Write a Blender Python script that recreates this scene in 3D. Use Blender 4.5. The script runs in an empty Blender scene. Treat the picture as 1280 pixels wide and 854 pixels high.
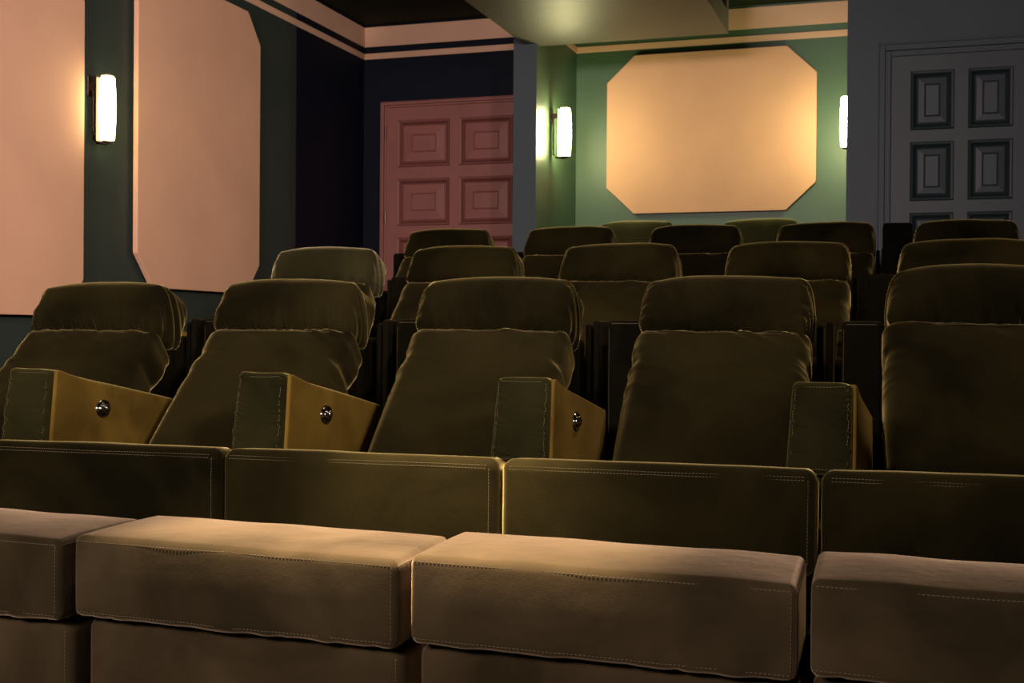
import bpy, bmesh, math, random
import numpy as np
from mathutils import Matrix, Vector

S = bpy.context.scene
COL = S.collection
random.seed(7)

# ------------------------------------------------------------------ camera
CAM_Z = 0.92
F_PX, YAW, PITCH, ROLL = 1549.85, 0.316, -0.00657, 0.00723
cd = bpy.data.cameras.new('camera'); cam = bpy.data.objects.new('camera', cd); COL.objects.link(cam)
cd.sensor_width = 36.0; cd.lens = F_PX / 1280 * 36.0
cd.clip_start = 0.05; cd.clip_end = 60
cd.dof.use_dof = True; cd.dof.focus_distance = 3.6; cd.dof.aperture_fstop = 9
_s, _c = math.sin(YAW), math.cos(YAW)
R = Vector((_c, _s, 0)); FW = Vector((-_s, _c, 0)); Z = Vector((0, 0, 1))
fwd = FW * math.cos(PITCH) + Z * math.sin(PITCH)
up = -FW * math.sin(PITCH) + Z * math.cos(PITCH)
rgt = R * math.cos(ROLL) + up * math.sin(ROLL)
up = -R * math.sin(ROLL) + up * math.cos(ROLL)
m = Matrix((rgt, up, -fwd)).transposed().to_4x4(); m.translation = Vector((0, 0, CAM_Z))
cam.matrix_world = m
S.camera = cam

# ------------------------------------------------------------------ world, lights, exposure
w = bpy.data.worlds.new('world'); S.world = w; w.use_nodes = True
w.node_tree.nodes['Background'].inputs[0].default_value = (0.5, 0.55, 0.7, 1)
w.node_tree.nodes['Background'].inputs[1].default_value = 0.0
S.view_settings.view_transform = 'Standard'; S.view_settings.look = 'None'
S.view_settings.gamma = 1; S.view_settings.use_curve_mapping = False
S.view_settings.exposure = 0.0

def area(name, loc, target, sx, sy, power, color, spread=180):
    l = bpy.data.lights.new(name, 'AREA'); l.shape = 'RECTANGLE'; l.size = sx; l.size_y = sy
    l.energy = power; l.color = color; l.spread = math.radians(spread)
    o = bpy.data.objects.new(name, l); COL.objects.link(o); o.location = loc
    o.rotation_euler = (Vector(target) - Vector(loc)).to_track_quat('-Z', 'Y').to_euler()
    return o
def spot(name, loc, target, power, color, angle, blend, size=0.06):
    l = bpy.data.lights.new(name, 'SPOT'); l.energy = power; l.color = color
    l.spot_size = math.radians(angle); l.spot_blend = blend; l.shadow_soft_size = size
    o = bpy.data.objects.new(name, l); COL.objects.link(o); o.location = loc
    o.rotation_euler = (Vector(target) - Vector(loc)).to_track_quat('-Z', 'Y').to_euler()
    return o
# added fill light from the front, unseen behind the camera
area('front_fill_light', (-1.9, -2.4, 2.65), (-2.4, 7.5, 2.4), 1.6, 0.8, 190, (1.0, 0.80, 0.74), 120)
area('panel_fill_light', (2.4, -0.6, 2.7), (-4.6, 6.0, 2.2), 0.5, 0.7, 42, (1.0, 0.80, 0.72), 46)  # added fill from the right, aimed at the left wall panels
spot('row_rim_fill', (-2.3, 4.75, 3.52), (-2.3, 4.75, 0), 120, (1.0, 0.74, 0.46), 120, 1.0)  # two added overhead spots for bright rims along the seat tops
spot('row_rim_fill', (-0.1, 4.75, 3.52), (-0.1, 4.75, 0), 120, (1.0, 0.74, 0.46), 120, 1.0)
# added unseen spot that brightens the two tan footrest tops
spot('footrest_fill_spot', (-1.08, 2.35, 3.5), (-1.10, 2.52, 0.4), 3800, (1.0, 0.74, 0.50), 26, 0.6)
#spot('downlight_right', (1.7, 3.2, 3.5), (-1.6, 3.9, 0.8), 90, (1.0, 0.80, 0.50), 70, 1.0)
SCONCE_STRENGTH = 76.0
SCONCE_COLOR = (1.0, 0.90, 0.44)

# ------------------------------------------------------------------ materials
def nt(name):
    m = bpy.data.materials.new(name); m.use_nodes = True
    t = m.node_tree; return m, t, t.nodes['Principled BSDF']
def velvet(name, c1, c2, sheen=0.5, tint=(0.7, 0.55, 0.32), srough=0.35, nap=2.3, rough=0.85):
    m, t, b = nt(name)
    tc = t.nodes.new('ShaderNodeTexCoord'); oi = t.nodes.new('ShaderNodeObjectInfo')
    add = t.nodes.new('ShaderNodeVectorMath'); add.operation = 'ADD'
    mul = t.nodes.new('ShaderNodeVectorMath'); mul.operation = 'SCALE'; mul.inputs['Scale'].default_value = 17.0
    cmb = t.nodes.new('ShaderNodeCombineXYZ')
    t.links.new(oi.outputs['Random'], cmb.inputs[0]); t.links.new(oi.outputs['Random'], cmb.inputs[1])
    t.links.new(cmb.outputs[0], mul.inputs[0]); t.links.new(tc.outputs['Object'], add.inputs[0]); t.links.new(mul.outputs[0], add.inputs[1])
    n = t.nodes.new('ShaderNodeTexNoise'); n.inputs['Scale'].default_value = nap; n.inputs['Detail'].default_value = 4
    n.inputs['Distortion'].default_value = 0.6
    t.links.new(add.outputs[0], n.inputs['Vector'])
    r = t.nodes.new('ShaderNodeValToRGB'); r.color_ramp.elements[0].position = 0.35; r.color_ramp.elements[1].position = 0.68
    r.color_ramp.elements[0].color = (*c1, 1); r.color_ramp.elements[1].color = (*c2, 1)
    t.links.new(n.outputs['Fac'], r.inputs[0]); t.links.new(r.outputs[0], b.inputs['Base Color'])
    b.inputs['Roughness'].default_value = rough; b.inputs['Specular IOR Level'].default_value = 0.03
    b.inputs['Sheen Roughness'].default_value = srough
    b.inputs['Sheen Tint'].default_value = (*tint, 1)
    mr = t.nodes.new('ShaderNodeMapRange'); mr.inputs['To Min'].default_value = sheen * 0.6; mr.inputs['To Max'].default_value = sheen * 1.4
    t.links.new(n.outputs['Fac'], mr.inputs[0]); t.links.new(mr.outputs[0], b.inputs['Sheen Weight'])
    f = t.nodes.new('ShaderNodeTexNoise'); f.inputs['Scale'].default_value = 420; f.inputs['Detail'].default_value = 2
    t.links.new(tc.outputs['Object'], f.inputs['Vector'])
    f2 = t.nodes.new('ShaderNodeTexNoise'); f2.inputs['Scale'].default_value = 14; f2.inputs['Detail'].default_value = 3
    t.links.new(add.outputs[0], f2.inputs['Vector'])
    bp = t.nodes.new('ShaderNodeBump'); bp.inputs['Strength'].default_value = 0.35; bp.inputs['Distance'].default_value = 0.0012
    bp2 = t.nodes.new('ShaderNodeBump'); bp2.inputs['Strength'].default_value = 0.35; bp2.inputs['Distance'].default_value = 0.006
    t.links.new(f.outputs['Fac'], bp.inputs['Height']); t.links.new(f2.outputs['Fac'], bp2.inputs['Height'])
    t.links.new(bp2.outputs[0], bp.inputs['Normal']); t.links.new(bp.outputs[0], b.inputs['Normal'])
    return m
def plain(name, c, rough=0.6, metal=0.0, var=0.12, scale=3.0, bump=0.2, bdist=0.002, spec=0.4):
    m, t, b = nt(name)
    tc = t.nodes.new('ShaderNodeTexCoord')
    n = t.nodes.new('ShaderNodeTexNoise'); n.inputs['Scale'].default_value = scale; n.inputs['Detail'].default_value = 6
    t.links.new(tc.outputs['Object'], n.inputs['Vector'])
    r = t.nodes.new('ShaderNodeValToRGB'); r.color_ramp.elements[0].position = 0.3; r.color_ramp.elements[1].position = 0.7
    r.color_ramp.elements[0].color = (*[v * (1 - var) for v in c], 1)
    r.color_ramp.elements[1].color = (*[min(1, v * (1 + var)) for v in c], 1)
    t.links.new(n.outputs['Fac'], r.inputs[0]); t.links.new(r.outputs[0], b.inputs['Base Color'])
    b.inputs['Roughness'].default_value = rough; b.inputs['Metallic'].default_value = metal
    b.inputs['Specular IOR Level'].default_value = spec
    if bump:
        n2 = t.nodes.new('ShaderNodeTexNoise'); n2.inputs['Scale'].default_value = 60; n2.inputs['Detail'].default_value = 3
        t.links.new(tc.outputs['Object'], n2.inputs['Vector'])
        bp = t.nodes.new('ShaderNodeBump'); bp.inputs['Strength'].default_value = bump; bp.inputs['Distance'].default_value = bdist
        t.links.new(n2.outputs['Fac'], bp.inputs['Height']); t.links.new(bp.outputs[0], b.inputs['Normal'])
    return m
OLIVE = velvet('olive_velvet', (0.004, 0.0033, 0.0009), (0.015, 0.012, 0.0034), 0.62, (0.95, 0.76, 0.30), srough=0.30)
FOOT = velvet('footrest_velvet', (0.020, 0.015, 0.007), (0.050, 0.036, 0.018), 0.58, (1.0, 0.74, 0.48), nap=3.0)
SCONCE_LIT = velvet('sconce_lit_olive_velvet', (0.030, 0.031, 0.010), (0.060, 0.060, 0.020), 0.9, (0.9, 0.85, 0.45), srough=0.4)  # olive lightened: sconce light on the rear headrests put into the colour
SHEEN_LIT = velvet('sheen_lit_olive_velvet', (0.014, 0.013, 0.005), (0.028, 0.025, 0.010), 0.95, (0.95, 0.85, 0.5), srough=0.32)  # olive lightened: bright sheen of one headrest put into its base colour
OCHRE = velvet('ochre_velvet', (0.080, 0.050, 0.009), (0.175, 0.110, 0.018), 0.2, (0.9, 0.65, 0.25), nap=3.0)
ARMFRONT = velvet('green_velvet', (0.007, 0.0068, 0.0022), (0.021, 0.0195, 0.006), 0.50, (0.90, 0.78, 0.28))
SHELL = velvet('shell_velvet', (0.003, 0.0026, 0.0012), (0.006, 0.005, 0.002), 0.04, (0.9, 0.65, 0.4))
THREAD = plain('stitch_thread', (0.10, 0.078, 0.035), 0.7, bump=0)
BASE = plain('black_base', (0.010, 0.010, 0.010), 0.6)
PANEL = plain('pink_fabric', (0.64, 0.37, 0.24), 0.9, var=0.05, scale=2.2, bump=0.3, bdist=0.0015, spec=0.1)
PINKP = plain('pink_paint', (0.68, 0.42, 0.28), 0.55, var=0.04)
ROSE = plain('rose_paint', (0.25, 0.092, 0.080), 0.5, var=0.10)
ROSED = plain('dark_rose_paint', (0.19, 0.064, 0.055), 0.5, var=0.08)
W_GREEN = plain('dark_green_paint', (0.024, 0.036, 0.031), 0.5, var=0.05)
W_ALCOVE = plain('green_paint', (0.055, 0.110, 0.065), 0.45, var=0.05)
W_NAVY = plain('navy_paint_and_shade', (0.004, 0.006, 0.014), 0.6, var=0.06, spec=0.12)
W_SLATE = plain('slate_paint', (0.040, 0.061, 0.078), 0.55, var=0.08, scale=1.2)
SLATE_D = plain('slate_teal_paint', (0.020, 0.034, 0.038), 0.45, var=0.08)
SLATE_L = plain('slate_door_paint', (0.038, 0.054, 0.067), 0.5, var=0.08)
CEIL = plain('ceiling_paint', (0.010, 0.018, 0.009), 0.7, var=0.05, spec=0.1)
SOFFIT = plain('soffit_paint', (0.10, 0.095, 0.078), 0.5, var=0.12, scale=1.5, bump=0.3, bdist=0.006)
CARPET = plain('carpet', (0.012, 0.012, 0.010), 0.95, var=0.2, scale=40)
BRONZE = plain('bronze', (0.09, 0.06, 0.05), 0.35, 1.0, bump=0)
CHROME = plain('dark_chrome', (0.42, 0.38, 0.36), 0.12, 1.0, bump=0)
def glow(f):
    m, t, b = nt('lit_glass')
    b.inputs['Base Color'].default_value = (0.9, 0.88, 0.8, 1); b.inputs['Roughness'].default_value = 0.3
    b.inputs['Emission Color'].default_value = (*SCONCE_COLOR, 1); b.inputs['Emission Strength'].default_value = SCONCE_STRENGTH * f
    return m
GLOW = glow(1.0); GLOW_DIM = glow(0.25)

# ------------------------------------------------------------------ helpers
def link(name, me, mat, parent=None, smooth=False):
    o = bpy.data.objects.new(name, me); COL.objects.link(o)
    me.materials.append(mat)
    if smooth:
        me.polygons.foreach_set('use_smooth', [True] * len(me.polygons))
    if parent: o.parent = parent
    return o
def tag(o, label=None, cat=None, group=None, kind=None):
    if label: o['label'] = label
    if cat: o['category'] = cat
    if group: o['group'] = group
    if kind: o['kind'] = kind
    return o
def empty(name, loc, rz=0):
    o = bpy.data.objects.new(name, None); COL.objects.link(o); o.location = loc; o.rotation_euler = (0, 0, rz)
    o.empty_display_size = 0.1
    return o
class MB:
    def __init__(s): s.v = []; s.f = []
    def box(s, x0, x1, y0, y1, z0, z1):
        n = len(s.v)
        s.v += [(x, y, z) for z in (z0, z1) for y in (y0, y1) for x in (x0, x1)]
        s.f += [tuple(n + i for i in q) for q in ((0, 2, 3, 1), (4, 5, 7, 6), (0, 1, 5, 4), (2, 6, 7, 3), (0, 4, 6, 2), (1, 3, 7, 5))]
        return s
    def prism(s, pts, f0, f1):           # pts 2-D; f0/f1 map a 2-D point to 3-D near and far side
        n = len(s.v); k = len(pts)
        s.v += [f0(p) for p in pts] + [f1(p) for p in pts]
        s.f.append(tuple(range(n, n + k))); s.f.append(tuple(range(n + 2 * k - 1, n + k - 1, -1)))
        s.f += [(n + i, n + k + i, n + k + (i + 1) % k, n + (i + 1) % k) for i in range(k)]
        return s
    def frustum(s, r0, r1, fn):          # rect rings (x0,x1,z0,z1,depth) joined by sloping faces
        n = len(s.v)
        for (x0, x1, z0, z1, d) in (r0, r1):
            s.v += [fn(x0, z0, d), fn(x1, z0, d), fn(x1, z1, d), fn(x0, z1, d)]
        s.f += [(n + i, n + (i + 1) % 4, n + 4 + (i + 1) % 4, n + 4 + i) for i in range(4)]
        return s
    def cap(s, r, fn):
        n = len(s.v); x0, x1, z0, z1, d = r
        s.v += [fn(x0, z0, d), fn(x1, z0, d), fn(x1, z1, d), fn(x0, z1, d)]; s.f.append((n, n + 1, n + 2, n + 3)); return s
    def lathe(s, prof, cx, cy, seg=24):  # profile of (radius, z)
        n = len(s.v)
        for r, z in prof:
            for i in range(seg):
                a = 2 * math.pi * (i + 0.5) / seg; s.v.append((cx + r * math.cos(a), cy + r * math.sin(a), z))
        for j in range(len(prof) - 1):
            for i in range(seg):
                a = n + j * seg + i; b = n + j * seg + (i + 1) % seg
                s.f.append((a, b, b + seg, a + seg))
        s.f.append(tuple(n + i for i in reversed(range(seg)))); s.f.append(tuple(n + (len(prof) - 1) * seg + i for i in range(seg)))
        return s
    def tube(s, pts, r, seg=8):
        pts = [Vector(p) for p in pts]; n = len(s.v)
        for i, p in enumerate(pts):
            d = (pts[min(i + 1, len(pts) - 1)] - pts[max(i - 1, 0)]).normalized()
            a = d.orthogonal().normalized() if abs(d.z) < 0.99 else Vector((1, 0, 0)); b = d.cross(a)
            for k in range(seg):
                t = 2 * math.pi * k / seg; s.v.append(tuple(p + (a * math.cos(t) + b * math.sin(t)) * r))
        for i in range(len(pts) - 1):
            for k in range(seg):
                a = n + i * seg + k; b = n + i * seg + (k + 1) % seg
                s.f.append((a, b, b + seg, a + seg))
        s.f.append(tuple(n + k for k in reversed(range(seg)))); s.f.append(tuple(n + (len(pts) - 1) * seg + k for k in range(seg)))
        return s
    def mesh(s, name):
        me = bpy.data.meshes.new(name); me.from_pydata([tuple(v) for v in s.v], [], s.f)
        bm = bmesh.new(); bm.from_mesh(me); bmesh.ops.recalc_face_normals(bm, faces=bm.faces); bm.to_mesh(me); bm.free()
        return me
    def build(s, name, mat, parent=None, bevel=0, smooth=False):
        o = link(name, s.mesh(name), mat, parent, smooth)
        if bevel:
            b = o.modifiers.new('bevel', 'BEVEL'); b.width = bevel; b.segments = 3; b.limit_method = 'ANGLE'
        return o
def struct(name, mb, mat, parent=None, bevel=0):
    o = mb.build(name, mat, parent, bevel)
    if parent is None: o['kind'] = 'structure'
    return o

# ---- soft upholstered boxes
class Soft:
    """A rounded, bulging box; pos() maps points of the plain box surface onto it."""
    def __init__(s, H, r, bulge=(0, 0, 0), deform=None, wrinkle=None):
        s.H = np.array(H, float); s.r = min(r, min(H) * 0.98); s.B = bulge; s.deform = deform; s.wrinkle = wrinkle
    def pos(s, q):
        q = np.asarray(q, float); inner = np.clip(q, -(s.H - s.r), s.H - s.r)
        d = q - inner; L = np.linalg.norm(d, axis=1, keepdims=True); L[L == 0] = 1
        p = inner + s.r * d / L
        n = np.clip(p / s.H, -1, 1); e = 1 - n ** 2
        o = p.copy()
        o[:, 0] += s.B[0] * n[:, 0] ** 3 * e[:, 1] * e[:, 2]
        o[:, 1] += s.B[1] * n[:, 1] ** 3 * np.sqrt(np.clip(e[:, 0], 0, 1)) * e[:, 2]
        o[:, 2] += s.B[2] * n[:, 2] ** 3 * np.sqrt(np.clip(e[:, 0], 0, 1)) * e[:, 1]
        return s.deform(o) if s.deform else o
    def axis(s, k, n):
        h = s.H[k]; r = s.r; c = 4
        arc = [r * math.tan(math.pi / 4 * i / c) for i in range(c + 1)]
        a = [-(h - r) - x for x in reversed(arc)]; b = [(h - r) + x for x in arc]
        mid = [-(h - r) + 2 * (h - r) * i / n for i in range(1, n)]
        return a + mid + b
    def mesh(s, name, n=(24, 10, 12)):
        ax = [s.axis(k, n[k]) for k in range(3)]
        idx = {}; pts = []; faces = []
        def vid(i, j, k):
            key = (i, j, k)
            if key not in idx: idx[key] = len(pts); pts.append((ax[0][i], ax[1][j], ax[2][k]))
            return idx[key]
        N = [len(a) - 1 for a in ax]
        for i in range(N[0]):
            for j in range(N[1]):
                faces.append((vid(i, j, 0), vid(i, j + 1, 0), vid(i + 1, j + 1, 0), vid(i + 1, j, 0)))
                faces.append((vid(i, j, N[2]), vid(i + 1, j, N[2]), vid(i + 1, j + 1, N[2]), vid(i, j + 1, N[2])))
        for i in range(N[0]):
            for k in range(N[2]):
                faces.append((vid(i, 0, k), vid(i + 1, 0, k), vid(i + 1, 0, k + 1), vid(i, 0, k + 1)))
                faces.append((vid(i, N[1], k), vid(i, N[1], k + 1), vid(i + 1, N[1], k + 1), vid(i + 1, N[1], k)))
        for j in range(N[1]):
            for k in range(N[2]):
                faces.append((vid(0, j, k), vid(0, j, k + 1), vid(0, j + 1, k + 1), vid(0, j + 1, k)))
                faces.append((vid(N[0], j, k), vid(N[0], j + 1, k), vid(N[0], j + 1, k + 1), vid(N[0], j, k + 1)))
        q = np.array(pts); p = s.pos(q)
        me = bpy.data.meshes.new(name); me.from_pydata([tuple(v) for v in p], [], faces); me.update()
        if s.wrinkle:
            nr = np.array([v.normal[:] for v in me.vertices])
            p = p + nr * s.wrinkle(q)[:, None]
            me.vertices.foreach_set('co', p.ravel()); me.update()
        return me
    def stitch(s, path, off=0.0020, dash=0.0055, gap=0.003, rad=0.0009, mb=None):
        """dashes of thread along a path given on the plain box"""
        mb = mb or MB(); path = np.array(path, float)
        dn = [path[0]]
        for a, b in zip(path[:-1], path[1:]):
            k = max(2, int(np.linalg.norm(b - a) / 0.004))
            dn += [a + (b - a) * i / k for i in range(1, k + 1)]
        dn = np.array(dn); p = s.pos(dn)
        c = s.pos(dn * 0.985); out = p - c; L = np.linalg.norm(out, axis=1, keepdims=True); L[L == 0] = 1; out /= L
        p = p + out * (off + (s.wrinkle(dn)[:, None] if s.wrinkle else 0))
        cum = np.concatenate([[0], np.cumsum(np.linalg.norm(np.diff(p, axis=0), axis=1))]); t = 0
        while t + dash < cum[-1]:
            A = Vector([np.interp(t, cum, p[:, i]) for i in range(3)]); B = Vector([np.interp(t + dash, cum, p[:, i]) for i in range(3)])
            mb.tube([A, B], rad, 4); t += dash + gap
        return mb

def vnoise(seed, n=256):
    rg = np.random.RandomState(seed); tab = rg.rand(n)
    def f(x):
        x = np.asarray(x); i = np.floor(x).astype(int); t = x - i; t = t * t * (3 - 2 * t)
        return tab[i % n] * (1 - t) + tab[(i + 1) % n] * t
    return f

# ------------------------------------------------------------------ room shell (world: camera at 0,0; z=0 front row floor)
XL, XR, YF, YB, YD, YC = -4.624, 2.6, -2.6, 10.2, 9.923, 9.04
XC0, XC1, XG, XN = -2.96, -2.774, -0.40, -0.487
ZC = 3.60
struct('wall_left', MB().box(XL - 0.15, XL, YF, 8.68, -0.1, ZC), W_GREEN)
struct('wall_left_shaded', MB().box(XL - 0.15, XL, 8.68, YD + 0.15, -0.1, ZC), W_NAVY)  # navy from the pier's shadow edge on, its shade put into the colour
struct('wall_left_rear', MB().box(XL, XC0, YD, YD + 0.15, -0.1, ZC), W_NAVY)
struct('wall_alcove_left', MB().box(XC0, XC1, YC + 0.004, YB + 0.15, -0.1, ZC), W_ALCOVE)
struct('wall_pier', MB().box(XC0 + 0.0005, XC1 - 0.0005, YC, YC + 0.0045, -0.1, ZC), W_SLATE)
struct('wall_back', MB().box(XC1, XG, YB, YB + 0.15, -0.1, ZC), W_ALCOVE)
struct('wall_alcove_right', MB().box(XG, XG + 0.15, YC + 0.16, YB + 0.15, -0.1, ZC), W_ALCOVE)
struct('wall_right_rear', MB().box(XN, XR, YC, YC + 0.16, -0.1, ZC), W_SLATE)
struct('wall_right', MB().box(XR, XR + 0.15, YF, YC + 0.16, -0.1, ZC), W_GREEN)
struct('wall_front', MB().box(XL - 0.15, XR + 0.15, YF - 0.15, YF, -0.1, ZC), W_GREEN)
struct('ceiling', MB().box(XL - 0.15, XR + 0.15, YF - 0.15, YB + 0.15, ZC, ZC + 0.15), CEIL)
struct('floor', MB().box(XL - 0.15, XR + 0.15, YF - 0.15, YB + 0.15, -0.25, 0), CARPET)
STEP = (4.46, 6.2, 7.87)
FZ = (0.0, 0.24, 0.48, 0.655)
struct('floor_middle_tier', MB().box(XL, XR, STEP[0], YB, 0, FZ[1]), CARPET)
struct('floor_third_tier', MB().box(XL, XR, STEP[1], YB, FZ[1], FZ[2]), CARPET)
struct('floor_rear_tier', MB().box(XL, XR, STEP[2], YB, FZ[2], FZ[3]), CARPET)
# dropped soffit with its header over the alcove mouth
struct('ceiling_soffit', MB().box(-2.874, -1.335, 7.2, 9.13, 3.127, 3.285), SOFFIT)
struct('ceiling_soffit_header', MB().box(-2.874, -1.335, 9.03, 9.13, 3.285, ZC), SOFFIT)
struct('ceiling_soffit_core', MB().box(-2.75, -1.45, 7.3, 9.03, 3.285, ZC), CEIL)
# painted cornice bands: a narrow one below a wide one
def band(n, x0, x1, y0, y1):
    struct('trim_%d' % n, MB().box(x0, x1, y0, y1, 3.303, 3.355), PINKP, bevel=0.002)
    struct('trim_%d' % (n + 1), MB().box(x0, x1, y0, y1, 3.411, 3.583), PINKP, bevel=0.002)
t_ = 0.007
band(1, XL, XL + t_, YF, YD)
band(3, XL + t_, XC0, YD - t_, YD)
band(5, XC1, XC1 + t_, 9.18, YB)
band(7, XC1 + t_, XG, YB - t_, YB)

# ------------------------------------------------------------------ doors
def door(name, x0, x1, ztop, zbot, wall_y, cols, pw, rows, ph, leafm, deepm, casem, case_w, hinge=False):
    r = empty(name, ((x0 + x1) / 2, wall_y, zbot)); r['kind'] = 'structure'
    ox, oy, oz = r.location
    fn = lambda x, z, d: (x - ox, -d, z - oz)      # d: distance in front of the wall
    # leaf: stiles and rails around the panel openings
    mb = MB(); T = 0.030
    xs = [x0] + [v for c in cols for v in (c, c + pw)] + [x1]
    for i in range(0, len(xs), 2): mb.box(xs[i] - ox, xs[i + 1] - ox, -T, 0.0, 0, ztop - zbot)
    zs = [ztop] + [v for q in rows for v in (q, q - ph)] + [zbot]
    for c in cols:
        for i in range(0, len(zs), 2): mb.box(c - ox, c + pw - ox, -T, 0.0, zs[i + 1] - oz, zs[i] - oz)
    mb.build('leaf', leafm, r)
    k = min(pw, ph)
    for c in cols:
        for q in rows:
            a, b, z1, z0 = c, c + pw, q, q - ph
            m_ = MB()                                # moulded frame: raised bead, then a slope into the recess
            m_.frustum((a - 0.010, b + 0.010, z0 - 0.010, z1 + 0.010, T), (a - 0.004, b + 0.004, z0 - 0.004, z1 + 0.004, T + 0.012), fn)
            m_.frustum((a - 0.004, b + 0.004, z0 - 0.004, z1 + 0.004, T + 0.012), (a + 0.010, b - 0.010, z0 + 0.010, z1 - 0.010, T + 0.008), fn)
            m_.frustum((a + 0.010, b - 0.010, z0 + 0.010, z1 - 0.010, T + 0.008), (a + 0.030, b - 0.030, z0 + 0.030, z1 - 0.030, 0.006), fn)
            m_.build('panel_moulding', deepm, r)
            p_ = MB(); e = 0.030; g = 0.05 * 1; h = k * 0.30
            p_.frustum((a + e, b - e, z0 + e, z1 - e, 0.006), (a + e + 0.012, b - e - 0.012, z0 + e + 0.012, z1 - e - 0.012, 0.020), fn)
            p_.frustum((a + e + 0.012, b - e - 0.012, z0 + e + 0.012, z1 - e - 0.012, 0.020), (a + h, b - h, z0 + h, z1 - h, 0.026), fn)
            p_.frustum((a + h, b - h, z0 + h, z1 - h, 0.026), (a + h + 0.006, b - h - 0.006, z0 + h + 0.006, z1 - h - 0.006, 0.018), fn)
            p_.frustum((a + h + 0.006, b - h - 0.006, z0 + h + 0.006, z1 - h - 0.006, 0.018), (a + h + 0.012, b - h - 0.012, z0 + h + 0.012, z1 - h - 0.012, 0.026), fn)
            p_.cap((a + h + 0.012, b - h - 0.012, z0 + h + 0.012, z1 - h - 0.012, 0.026), fn)
            p_.build('raised_panel', leafm, r)
    for (w0, w1, d) in ((0.004, case_w * 0.45, 0.028), (case_w * 0.45, case_w, 0.045), (case_w * 0.86, case_w, 0.056)):
        mb = MB()
        if w0 == 0.004: cs = MB(); part = 'door_stop'
        elif w1 == case_w and d == 0.045: part = 'casing'
        else: part = 'casing_bead'
        mb.box(x0 - w1 - ox, x0 - w0 - ox, -d, 0, 0, ztop + w1 - oz)
        mb.box(x1 + w0 - ox, x1 + w1 - ox, -d, 0, 0, ztop + w1 - oz)
        mb.box(x0 - w0 - ox, x1 + w0 - ox, -d, 0, ztop + w0 - oz, ztop + w1 - oz)
        mb.build(part, casem, r, bevel=0.003)
    if hinge:
        for zz in (ztop - 0.22, ztop - 0.95, zbot + 0.25):
            MB().lathe([(0.009, zz - 0.06 - oz), (0.009, zz + 0.06 - oz)], x0 - 0.004 - ox, -0.040, 10).build('hinge', BRONZE, r)
    return r
rows_p = [1.823 + CAM_Z - 0.506 * i for i in range(4)]
d1 = door('door_1', -4.392, -3.16, 1.945 + CAM_Z, FZ[3], YD, (-4.278, -3.709), 0.463, rows_p, 0.385, ROSE, ROSED, ROSE, 0.05, True)
rows_g = [1.821 + CAM_Z - 0.489 * i for i in range(4)]
d2 = door('door_2', -0.186, 0.725, 1.938 + CAM_Z, FZ[3], YC, (-0.05, 0.325), 0.266, rows_g, 0.388, SLATE_L, SLATE_D, W_SLATE, 0.095)

# ------------------------------------------------------------------ wall panels
def octo(w, h, cx, cz):
    return [(-w + cx, -h), (w - cx, -h), (w, -h + cz), (w, h - cz), (w - cx, h), (-w + cx, h), (-w, h - cz), (-w, -h + cz)]
def wall_panel(label, loc, w, h, cx, cz, onleft):
    r = empty('acoustic_panel', loc)
    tag(r, label, 'wall panel', 'octagonal fabric wall panels')
    pts = octo(w, h, cx, cz); inn = [(p[0] * 0.97, p[1] * 0.97) for p in pts]
    if onleft:
        f = lambda d: (lambda p: (d, p[0], p[1]))
    else:
        f = lambda d: (lambda p: (p[0], -d, p[1]))
    MB().prism(inn, f(0.003), f(0.020)).build('backing', BASE, r)
    MB().prism(pts, f(0.0202), f(0.055)).build('fabric_face', PANEL, r, bevel=0.004)
wall_panel('large octagonal cream panel glowing between two lit sconces on the back wall', (-1.637, YB, 1.665 + CAM_Z), 0.857, 0.66, 0.235, 0.222, False)
wall_panel('pink octagonal panel on the left wall just right of the lit sconce', (XL, 7.285, 1.28 + CAM_Z), 0.745, 1.01, 0.175, 0.21, True)
wall_panel('pink panel cut off by the left edge of the photo, left of the sconce', (XL, 5.28, 1.09 + CAM_Z), 0.745, 1.01, 0.175, 0.21, True)

# ------------------------------------------------------------------ sconces (local: wall at x=0, sticking out to +x)
def make_sconce(mat):
    r = empty('wall_sconce', (0, 0, 0))
    MB().box(0, 0.010, -0.035, 0.035, 0.075, 0.195).build('backplate', BRONZE, r, bevel=0.003)
    MB().box(0.008, 0.064, -0.012, 0.012, 0.11, 0.15).box(0.018, 0.028, -0.010, 0.010, -0.13, 0.12).build('bracket', BRONZE, r, bevel=0.002)
    MB().tube([(0.023, 0, -0.12), (0.026, 0, -0.175), (0.045, 0, -0.198), (0.115, 0, -0.207)], 0.007).build('hook', BRONZE, r, smooth=True)
    MB().box(0.062, 0.069, -0.036, 0.036, -0.192, 0.192).build('spine_plate', BRONZE, r, bevel=0.002)
    MB().lathe([(0.030, 0.186), (0.042, 0.188), (0.042, 0.194), (0.020, 0.200)], 0.118, 0, 8).build('cap', BRONZE, r)
    g = MB().lathe([(0.034, -0.190), (0.043, -0.180), (0.046, -0.12), (0.050, -0.05), (0.051, 0.0), (0.050, 0.05), (0.046, 0.12), (0.043, 0.176), (0.036, 0.185)], 0.118, 0, 8)
    g.build('glass_shade', mat, r)
    MB().lathe([(0.020, -0.204), (0.036, -0.197), (0.036, -0.190), (0.028, -0.188)], 0.118, 0, 8).build('bottom_cup', BRONZE, r)
    return r
def copy_tree(o, parent=None):
    c = o.copy(); COL.objects.link(c)
    if parent: c.parent = parent
    for ch in list(o.children): copy_tree(ch, c)
    return c
sc = make_sconce(GLOW_DIM); sc2 = make_sconce(GLOW); sc3 = copy_tree(sc2)
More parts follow.
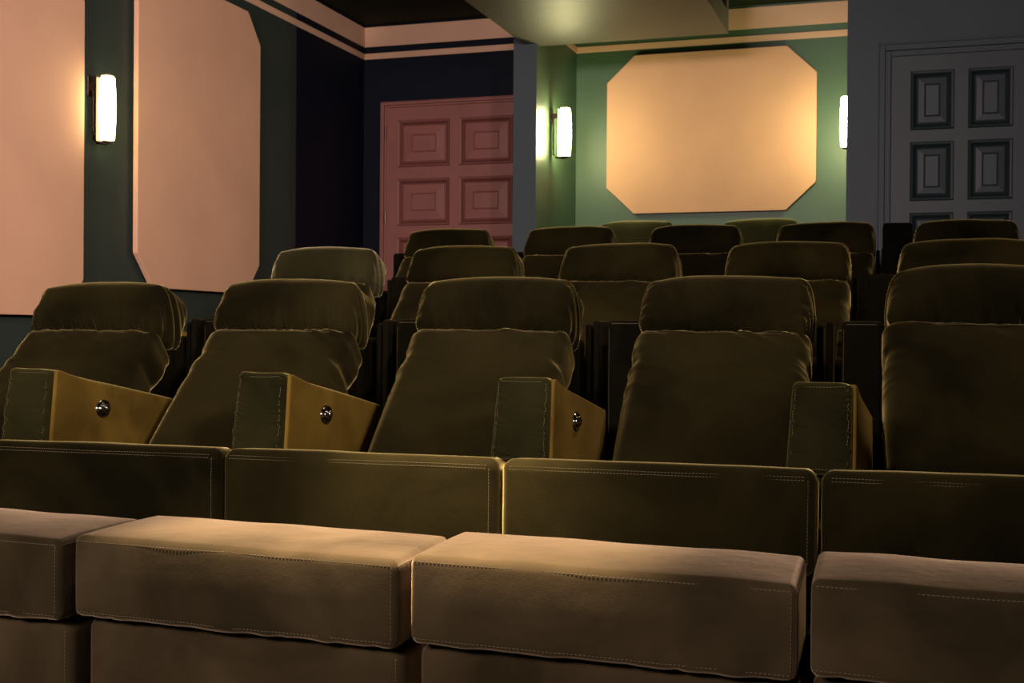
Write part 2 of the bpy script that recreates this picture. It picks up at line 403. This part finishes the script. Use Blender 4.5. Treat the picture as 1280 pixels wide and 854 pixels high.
for o, loc, rz, lb in ((sc, (XL, 6.15, 1.295 + CAM_Z), 0, 'lit glass wall sconce on the left wall between the two pink panels'),
                       (sc2, (XC1, 9.43, 1.59 + CAM_Z), 0, 'lit glass wall sconce on the green side wall left of the cream panel'),
                       (sc3, (XG, 9.60, 1.60 + CAM_Z), math.pi, 'lit glass sconce half hidden by the grey wall, right of the cream panel')):
    o.location = loc; o.rotation_euler = (0, 0, rz); tag(o, lb, 'wall lamp', 'lit wall sconces')

# ------------------------------------------------------------------ recliner chairs
# chair frame: x across (seat centre 0), y to the back from the seat cushion front, z from its floor
PITCH_X = 0.80
def seg_path(*p): return [list(q) for q in p]
def make_chair(seed, hi=True, extended=True, tall=False, back_dz=0.0, housing=True, arm_yaw=0.0, head_mat=None):
    arm_dz = 0.0 if hi else -0.09
    rg = random.Random(seed)
    r = empty('recliner_chair', (0, 0, 0))
    k = 1 if hi else 0.45
    nn = lambda a, b, c: (max(4, int(a * k)), max(4, int(b * k)), max(4, int(c * k)))
    # base
    MB().box(-0.34, 0.34, 0.06, 1.24, 0.0, 0.33).build('base', BASE, r, bevel=0.02)
    # seat cushion, T-shaped so that the arms sit in its notches
    def dcush(p):
        p = p.copy(); y = p[:, 1] + 0.42; t = np.clip((y - 0.13) / 0.06, 0, 1); t = t * t * (3 - 2 * t)
        left = p[:, 0] < 0
        f = np.where(left, 1 - t * (1 - 0.318 / 0.396), 1 - t * (1 - 0.296 / 0.396))
        p[:, 0] *= f; p[:, 1] = y; p[:, 2] += 0.466 - 0.15 * np.clip(y - 0.06, 0, 1) * (p[:, 2] > 0)
        return p
    v1 = vnoise(seed); 
    cu = Soft((0.396, 0.42, 0.130), 0.032, (0.0, 0.006, 0.006), dcush,
              lambda q: 0.0022 * (v1(q[:, 0] * 9 + 20) - .5) + 0.0012 * (v1(q[:, 2] * 30 + q[:, 0] * 4 + 60) - .5))
    c = link('seat_cushion', cu.mesh('seat_cushion', nn(40, 12, 14)), OLIVE, r, True)
    if hi:
        mb = cu.stitch(seg_path((-0.37, -0.42, 0.106), (0.37, -0.42, 0.106)))
        cu.stitch(seg_path((-0.37, -0.42, 0.117), (0.37, -0.42, 0.117)), mb=mb)
        cu.stitch(seg_path((0.372, -0.42, 0.105), (0.372, -0.42, -0.10)), mb=mb)
        mb.build('stitching', THREAD, c)
    # backrest, reclined
    ang = math.radians(49); ca, sa = math.cos(ang), math.sin(ang)
    def dback(p):
        p = p.copy(); t = (p[:, 2] + 0.34) / 0.68
        p[:, 0] *= 1.0 - 0.05 * (1 - t)
        # narrow waist just under the headrest
        p[:, 0] *= 1 - 0.035 * np.exp(-((t - 0.76) / 0.045) ** 2)
        y, z = p[:, 1].copy() + 0.095, p[:, 2].copy() - 0.315
        p[:, 0] += 0.043
        p[:, 1] = 1.062 + y * ca + z * sa; p[:, 2] = 0.935 + back_dz - y * sa + z * ca
        return p
    v2 = vnoise(seed + 50)
    def wback(q):
        s_ = np.clip(np.abs(q[:, 0]) / 0.29, 0, 1); side = s_ ** 4
        a = 0.009 * side * (np.abs(v2(q[:, 2] * 34 + q[:, 0] * 9 + 30) * 2 - 1) - .5) * np.clip(1 - np.abs(q[:, 2] - 0.12) / 0.2, 0, 1)
        top = np.clip((q[:, 2] - 0.16) / 0.17, 0, 1) ** 2
        a += 0.013 * top * (0.4 + 0.8 * (q[:, 0] > 0.05)) * (np.abs(v2(q[:, 0] * 16 + q[:, 2] * 22) * 2 - 1) - .5)
        a += 0.010 * (v2(q[:, 0] * 4.2 + 90) - .5) * (v2(q[:, 2] * 5 + 11))
        return a
    bk = Soft((0.290, 0.095, 0.34), 0.050, (0.006, 0.030, 0.006), dback, wback)
    b = link('backrest', bk.mesh('backrest', nn(56, 10, 52)), OLIVE, r, True)
    if hi:
        bk.stitch(seg_path((-0.255, -0.095, 0.292), (0.255, -0.095, 0.292)), off=0.0025).build('stitching', THREAD, b)
    # headrest
    a2 = math.radians(24); c2, s2 = math.cos(a2), math.sin(a2)
    el = 0.012 + rg.uniform(-0.004, 0.004); er = 0.016 + rg.uniform(-0.004, 0.006)
    def dhead(p):
        p = p.copy(); t = np.clip((p[:, 2] + 0.1) / 0.2, 0, 1)
        n = p[:, 0] / 0.295
        fr = np.clip((0.10 - p[:, 1]) / 0.20, 0, 1)
        # slack, slightly pinched lower front corners, full upper ears
        p[:, 0] *= 1 - 0.055 * (1 - t) - 0.035 * t ** 3 * fr
        p[:, 0] += np.where(n < 0, 0.026 * t ** 1.5 * n ** 2, -0.012 * t ** 2 * n ** 2)
        p[:, 2] += t * (0.010 * (1 - n ** 2)) - np.where(n < 0, 0.014 * t * np.abs(n) ** 3, 0.004 * t * np.abs(n) ** 3)
        p[:, 2] -= 0.030 * np.clip(n - 0.6, 0, 1) * (1 - t)
        p[:, 1] -= 0.010 * (1 - n ** 2) * (1 - t)
        y, z = p[:, 1].copy(), p[:, 2].copy()
        p[:, 0] += 0.045
        p[:, 1] = 1.190 + y * c2 + z * s2; p[:, 2] = 0.985 + back_dz - y * s2 + z * c2
        return p
    v3 = vnoise(seed + 99); v4 = vnoise(seed + 33)
    def whead(q):
        low = np.exp(-(q[:, 2] + 0.1) / 0.045) * np.clip((0.06 - q[:, 1]) / 0.1, 0, 1)
        am = 0.4 + 0.9 * v4(q[:, 0] * 9 + 40)
        a = 0.020 * low * am * (1 - np.abs(v3(q[:, 0] * 46 + q[:, 2] * 10 + 70) * 2 - 1) ** 0.7 - .4)
        side = np.clip((np.abs(q[:, 0]) - 0.24) / 0.05, 0, 1)
        a += 0.010 * side * (np.abs(v3(q[:, 1] * 34 + q[:, 2] * 26 + 17) * 2 - 1) - .5)
        a += 0.006 * (v4(q[:, 0] * 7 + 8) - .5)
        return a
    hd = Soft((0.295, 0.102, 0.100), 0.037, (0.008, 0.024, 0.016), dhead, whead)
    h = link('headrest', hd.mesh('headrest', nn(110, 18, 24)), head_mat or OLIVE, r, True)
    # shell behind and beside the back
    sh = Soft((0.265, 0.10, 0.30), 0.02, (0, 0, 0), lambda p: np.stack([p[:, 0] + 0.045, p[:, 1] + 1.27 + (p[:, 2]) * 0.12, p[:, 2] + 0.60], 1))
    link('back_shell', sh.mesh('back_shell', nn(10, 6, 10)), SHELL, r, True)
    top = 0.968 if not tall else 1.115
    hh = (top - 0.30) / 2
    yb = 0.11
    hw = 0.084 if tall else 0.066
    ho = Soft((hw, yb, hh), 0.018, (0, 0, 0.003), lambda p: np.stack([p[:, 0] - 0.4 + (0.072 if tall else 0.088), p[:, 1] + 1.36, p[:, 2] + 0.30 + hh], 1))
    if housing: o = link('side_housing', ho.mesh('side_housing', nn(6, 6, 12)), SHELL, r, True)
    if hi and housing:
        mb = ho.stitch(seg_path((-0.05, -0.11, hh - 0.012), (0.05, -0.11, hh - 0.012)), rad=0.0016, gap=0.001)
        ho.stitch(seg_path((-0.062, -0.11, hh - 0.03), (-0.062, -0.11, -0.1)), rad=0.0014, gap=0.001, mb=mb)
        mb.build('piping', THREAD_D, o)
    # two thin outer panels on the other side
    for xx, zt, yy in ((0.352, 0.955, 1.37), (0.384, 0.968, 1.35)):
        ps = Soft((0.011, 0.11, (zt - 0.30) / 2), 0.0115, (0, 0, 0), lambda p, xx=xx, yy=yy, zt=zt: np.stack([p[:, 0] + xx, p[:, 1] + yy, p[:, 2] + 0.30 + (zt - 0.30) / 2], 1))
        link('outer_panel', ps.mesh('outer_panel', nn(4, 6, 10)), SHELL, r, True)
    # armrest on the seat's left as seen from the front; centre above the joint of two seats
    def topz(y):
        return np.interp(y, [0.20, 0.27, 0.33, 0.40, 0.60, 1.0], [0.800, 0.797, 0.783, 0.768, 0.736, 0.668])
    def botz(y):
        return np.interp(y, [0.20, 0.25, 0.40, 1.0], [0.566, 0.560, 0.505, 0.43])
    def darm(p):
        p = p.copy(); y = p[:, 1] + 0.60; v = (p[:, 2] + 0.115) / 0.23
        zt = topz(y); zb = botz(y) + arm_dz; zt = zt + arm_dz; p[:, 2] = zb + v * (zt - zb)
        p[:, 0] = p[:, 0] * 1.0
        p[:, 0] = np.where(p[:, 0] < 0, p[:, 0] * (1.02 - 0.16 * v), p[:, 0] * (1 - 0.02 * v))
        y = y + 0.030 * np.clip(v, 0, 1) * np.clip((0.5 - y) / 0.25, 0, 1)
        return np.stack([p[:, 0] - 0.4 - 0.011 + arm_yaw * (y - 0.22), y, p[:, 2]], 1)
    v5 = vnoise(seed + 7)
    def warm(q):
        front = np.clip((-0.30 - q[:, 1]) / 0.05, 0, 1)
        edge = np.clip((np.abs(q[:, 0]) - 0.02) / 0.05, 0, 1) ** 1.5 * (np.abs(q[:, 0]) < 0.08)
        a = 0.011 * front * edge * (np.abs(v5(q[:, 2] * 75 + q[:, 0] * 12 + 40) * 2 - 1) - .5)
        return a
    arm = Soft((0.082, 0.375, 0.115), 0.016, (0.003, 0.008, 0.003), darm, warm)
    a_ = link('armrest', arm.mesh('armrest', nn(20, 36, 90)), ARMFRONT, r, True)
    # ochre inner side
    def dside(p):
        q = p.copy(); q[:, 0] = 0
        y = p[:, 1] + 0.605; v = (p[:, 2] + 0.108) / 0.216; zt = topz(y) - 0.004
        x = -0.4 - 0.011 + 0.082 * (1 - 0.02 * v) + p[:, 0] + 0.002
        y2 = y + 0.030 * np.clip(v, 0, 1) * np.clip((0.5 - y) / 0.25, 0, 1)
        return np.stack([x + arm_yaw * (y2 - 0.22), y2, botz(y) + arm_dz + v * (zt - botz(y))], 1)
    sd = Soft((0.008, 0.362, 0.108), 0.0075, (0.007, 0, 0), dside)
    tag(link('side_panel', sd.mesh('side_panel', nn(4, 30, 16)), OCHRE, a_, True), 'ochre velvet inner side of the armrest')
    if hi:
        mb = arm.stitch(seg_path((0.072, -0.375, 0.098), (0.072, -0.375, -0.105)))
        arm.stitch(seg_path((-0.072, -0.375, 0.098), (-0.072, -0.375, -0.105)), mb=mb)
        arm.stitch(seg_path((-0.066, -0.375, -0.104), (0.066, -0.375, -0.104)), mb=mb)
        arm.stitch(seg_path((-0.066, -0.375, 0.105), (0.066, -0.375, 0.105)), mb=mb)
        mb.build('stitching', THREAD, a_)
    if hi and not arm_yaw:
        # chrome recline control
        cx, cy, cz = -0.4 + 0.086 + arm_yaw * 0.28, 0.505, 0.662
        ring = MB()
        n0 = 20
        for (dx, ra) in ((-0.010, 0.96), (0.0, 1.0), (0.005, 0.93), (0.006, 0.78), (0.001, 0.74), (0.001, 0.0)):
            for i in range(n0):
                t = 2 * math.pi * i / n0; ring.v.append((cx + dx, cy + 0.040 * ra * math.cos(t), cz + 0.031 * ra * math.sin(t)))
        for j in range(5):
            for i in range(n0):
                A = j * n0 + i; B = j * n0 + (i + 1) % n0; ring.f.append((A, B, B + n0, A + n0))
        cobj = ring.build('recline_control', CHROME, r, smooth=True)
        for dy in (-0.017, 0.017):
            bm = bmesh.new(); bmesh.ops.create_uvsphere(bm, u_segments=16, v_segments=10, radius=0.0125)
            me = bpy.data.meshes.new('button')
            for v in bm.verts: v.co = Vector((v.co.x * 0.9 + cx + 0.003, v.co.y + cy + dy, v.co.z * 1.25 + cz))
            bm.to_mesh(me); bm.free(); link('button', me, CHROME, cobj, True)
    # footrest
    v6 = vnoise(seed + 21)
    if extended:
        tilt = 0.0; 
        def dfoot(p):
            p = p.copy(); x = p[:, 0].copy(); 
            p[:, 1] = p[:, 1] - 0.508 - 0.020 * x; p[:, 2] = p[:, 2] + 0.367 - 0.014 * x
            t = np.clip((-p[:, 1] - 0.45) / 0.23, -1, 1)
            return p
        def wfoot(q):
            bot = np.clip((-q[:, 2] - 0.05) / 0.04, 0, 1) * np.clip((-q[:, 1] - 0.08) / 0.05, 0, 1)
            return 0.004 * (v6(q[:, 0] * 8 + 30) - .5) + 0.004 * bot * (np.abs(v6(q[:, 0] * 22 + 50) * 2 - 1) - .5)
        ft = Soft((0.389, 0.169, 0.092), 0.018, (0.003, 0.008, 0.010), dfoot, wfoot)
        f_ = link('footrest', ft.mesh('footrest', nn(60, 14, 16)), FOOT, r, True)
        if hi:
            mb = ft.stitch(seg_path((-0.378, -0.169, 0.080), (0.378, -0.169, 0.080)))
            ft.stitch(seg_path((-0.378, -0.169, -0.078), (0.378, -0.169, -0.078)), mb=mb)
            ft.stitch(seg_path((0.376, -0.169, 0.078), (0.376, -0.169, -0.078)), mb=mb)
            ft.stitch(seg_path((0.389, -0.157, 0.080), (0.389, 0.13, 0.080)), mb=mb)
            mb.build('stitching', THREAD, f_)
        ap = Soft((0.386, 0.075, 0.088), 0.026, (0, 0.004, 0.006), lambda p: np.stack([p[:, 0], p[:, 1] - 0.555 + 0.0 - 0.028 * p[:, 0], p[:, 2] + 0.176 - 0.014 * p[:, 0]], 1))
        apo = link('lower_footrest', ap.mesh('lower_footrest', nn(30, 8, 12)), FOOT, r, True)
        if hi:
            ap.stitch(seg_path((0.370, -0.075, 0.07), (0.370, -0.075, -0.07))).build('stitching', THREAD, apo)
        for lx in (-0.30, 0.26): MB().box(lx, lx + 0.04, -0.40, 0.08, 0.22, 0.26).build('footrest_linkage', BASE, r)
    else:
        ft = Soft((0.389, 0.055, 0.135), 0.022, (0.002, 0.008, 0.004), lambda p: np.stack([p[:, 0], p[:, 1] - 0.01, p[:, 2] + 0.185], 1))
        link('footrest', ft.mesh('footrest', nn(20, 6, 8)), OLIVE, r, True)
    return r
THREAD_D = plain('piping_thread', (0.07, 0.05, 0.022), 0.7, bump=0)

PHI = 0.035
cph, sph = math.cos(PHI), math.sin(PHI)
def place(o, X, Y, z, label, group):       # X, Y: seat centre and cushion front in the rows' own frame
    o.location = (X * cph - Y * sph, X * sph + Y * cph, z); o.rotation_euler = (0, 0, PHI)
    tag(o, label, 'chair', group)
D0 = -0.9135 + 0.40
front = [(-3, 'front row recliner at the left edge, only its reclined back in view'),
         (-2, 'front row recliner left of centre with a dim footrest cut by the left edge'),
         (-1, 'front row recliner with the left of the two brightly lit tan footrests'),
         (0, 'front row recliner with the right of the two brightly lit tan footrests'),
         (1, 'front row recliner at the right edge, its headrest cut by the photo edge')]
for k, lb in front:
    place(make_chair(11 + 13 * (k + 3), back_dz=(-0.012, -0.004, 0, 0, 0.032)[k + 3], housing=k > -3, arm_yaw=0.06 if k == 1 else 0.0), D0 + 0.8 * k, 3.048, 0.0, lb, 'front row of olive velvet recliners')
pro = make_chair(5, False, False); pro2 = make_chair(29, False, False)
row2 = [(-3.00, 'second row olive recliner furthest left, its sheen-lit headrest against the left wall'),
        (-2.25, 'second row olive recliner standing in front of the pink door'),
        (-1.46, 'second row olive recliner left of the middle, below the cream panel'),
        (-0.665, 'second row olive recliner right of the middle, below the edge of the cream panel'),
        (0.115, 'second row olive recliner furthest right, below the grey door')]
row3 = [(-2.93, 'third row olive recliner furthest left, headrest overlapping the pink door'),
        (-2.12, 'third row olive recliner beside the narrow grey pier, second from left'),
        (-1.33, 'third row dark olive recliner directly below the middle of the cream panel'),
        (-0.555, 'third row dark olive recliner below the half hidden sconce')]
used = []
def nxt(i):
    s = (pro, pro2)[i % 2]
    if s in used: return copy_tree(s)
    used.append(s); return s
place(make_chair(17, False, False, head_mat=SHEEN_LIT), row2[0][0] + 0.245, 3.048 + 1.70, FZ[1], row2[0][1], 'second row of olive velvet recliners')
for i, (x, lb) in enumerate(row2[1:]):
    place(nxt(i), x + 0.245, 3.048 + 1.70, FZ[1], lb, 'second row of olive velvet recliners')
for i, (x, lb) in enumerate(row3):
    place(nxt(i), x + 0.245, 3.048 + 3.43, FZ[2], lb, 'third row of olive velvet recliners')
place(make_chair(41, False, False, True), 0.225 + 0.245 + 0.01, 3.048 + 3.43, FZ[2], 'third row recliner at the right edge, tall dark side box by grey door', 'third row of olive velvet recliners')
for i, (x, lb) in enumerate(((-1.70, 'rear olive recliner in the green alcove, left one of two sconce-lit headrests'),
                             (-0.78, 'rear olive recliner in the green alcove, right one of two sconce-lit headrests'))):
    place(make_chair(71 + i, False, False, head_mat=SCONCE_LIT), x - 0.045, 3.048 + 5.02, FZ[3], lb, 'rear recliners in the alcove')
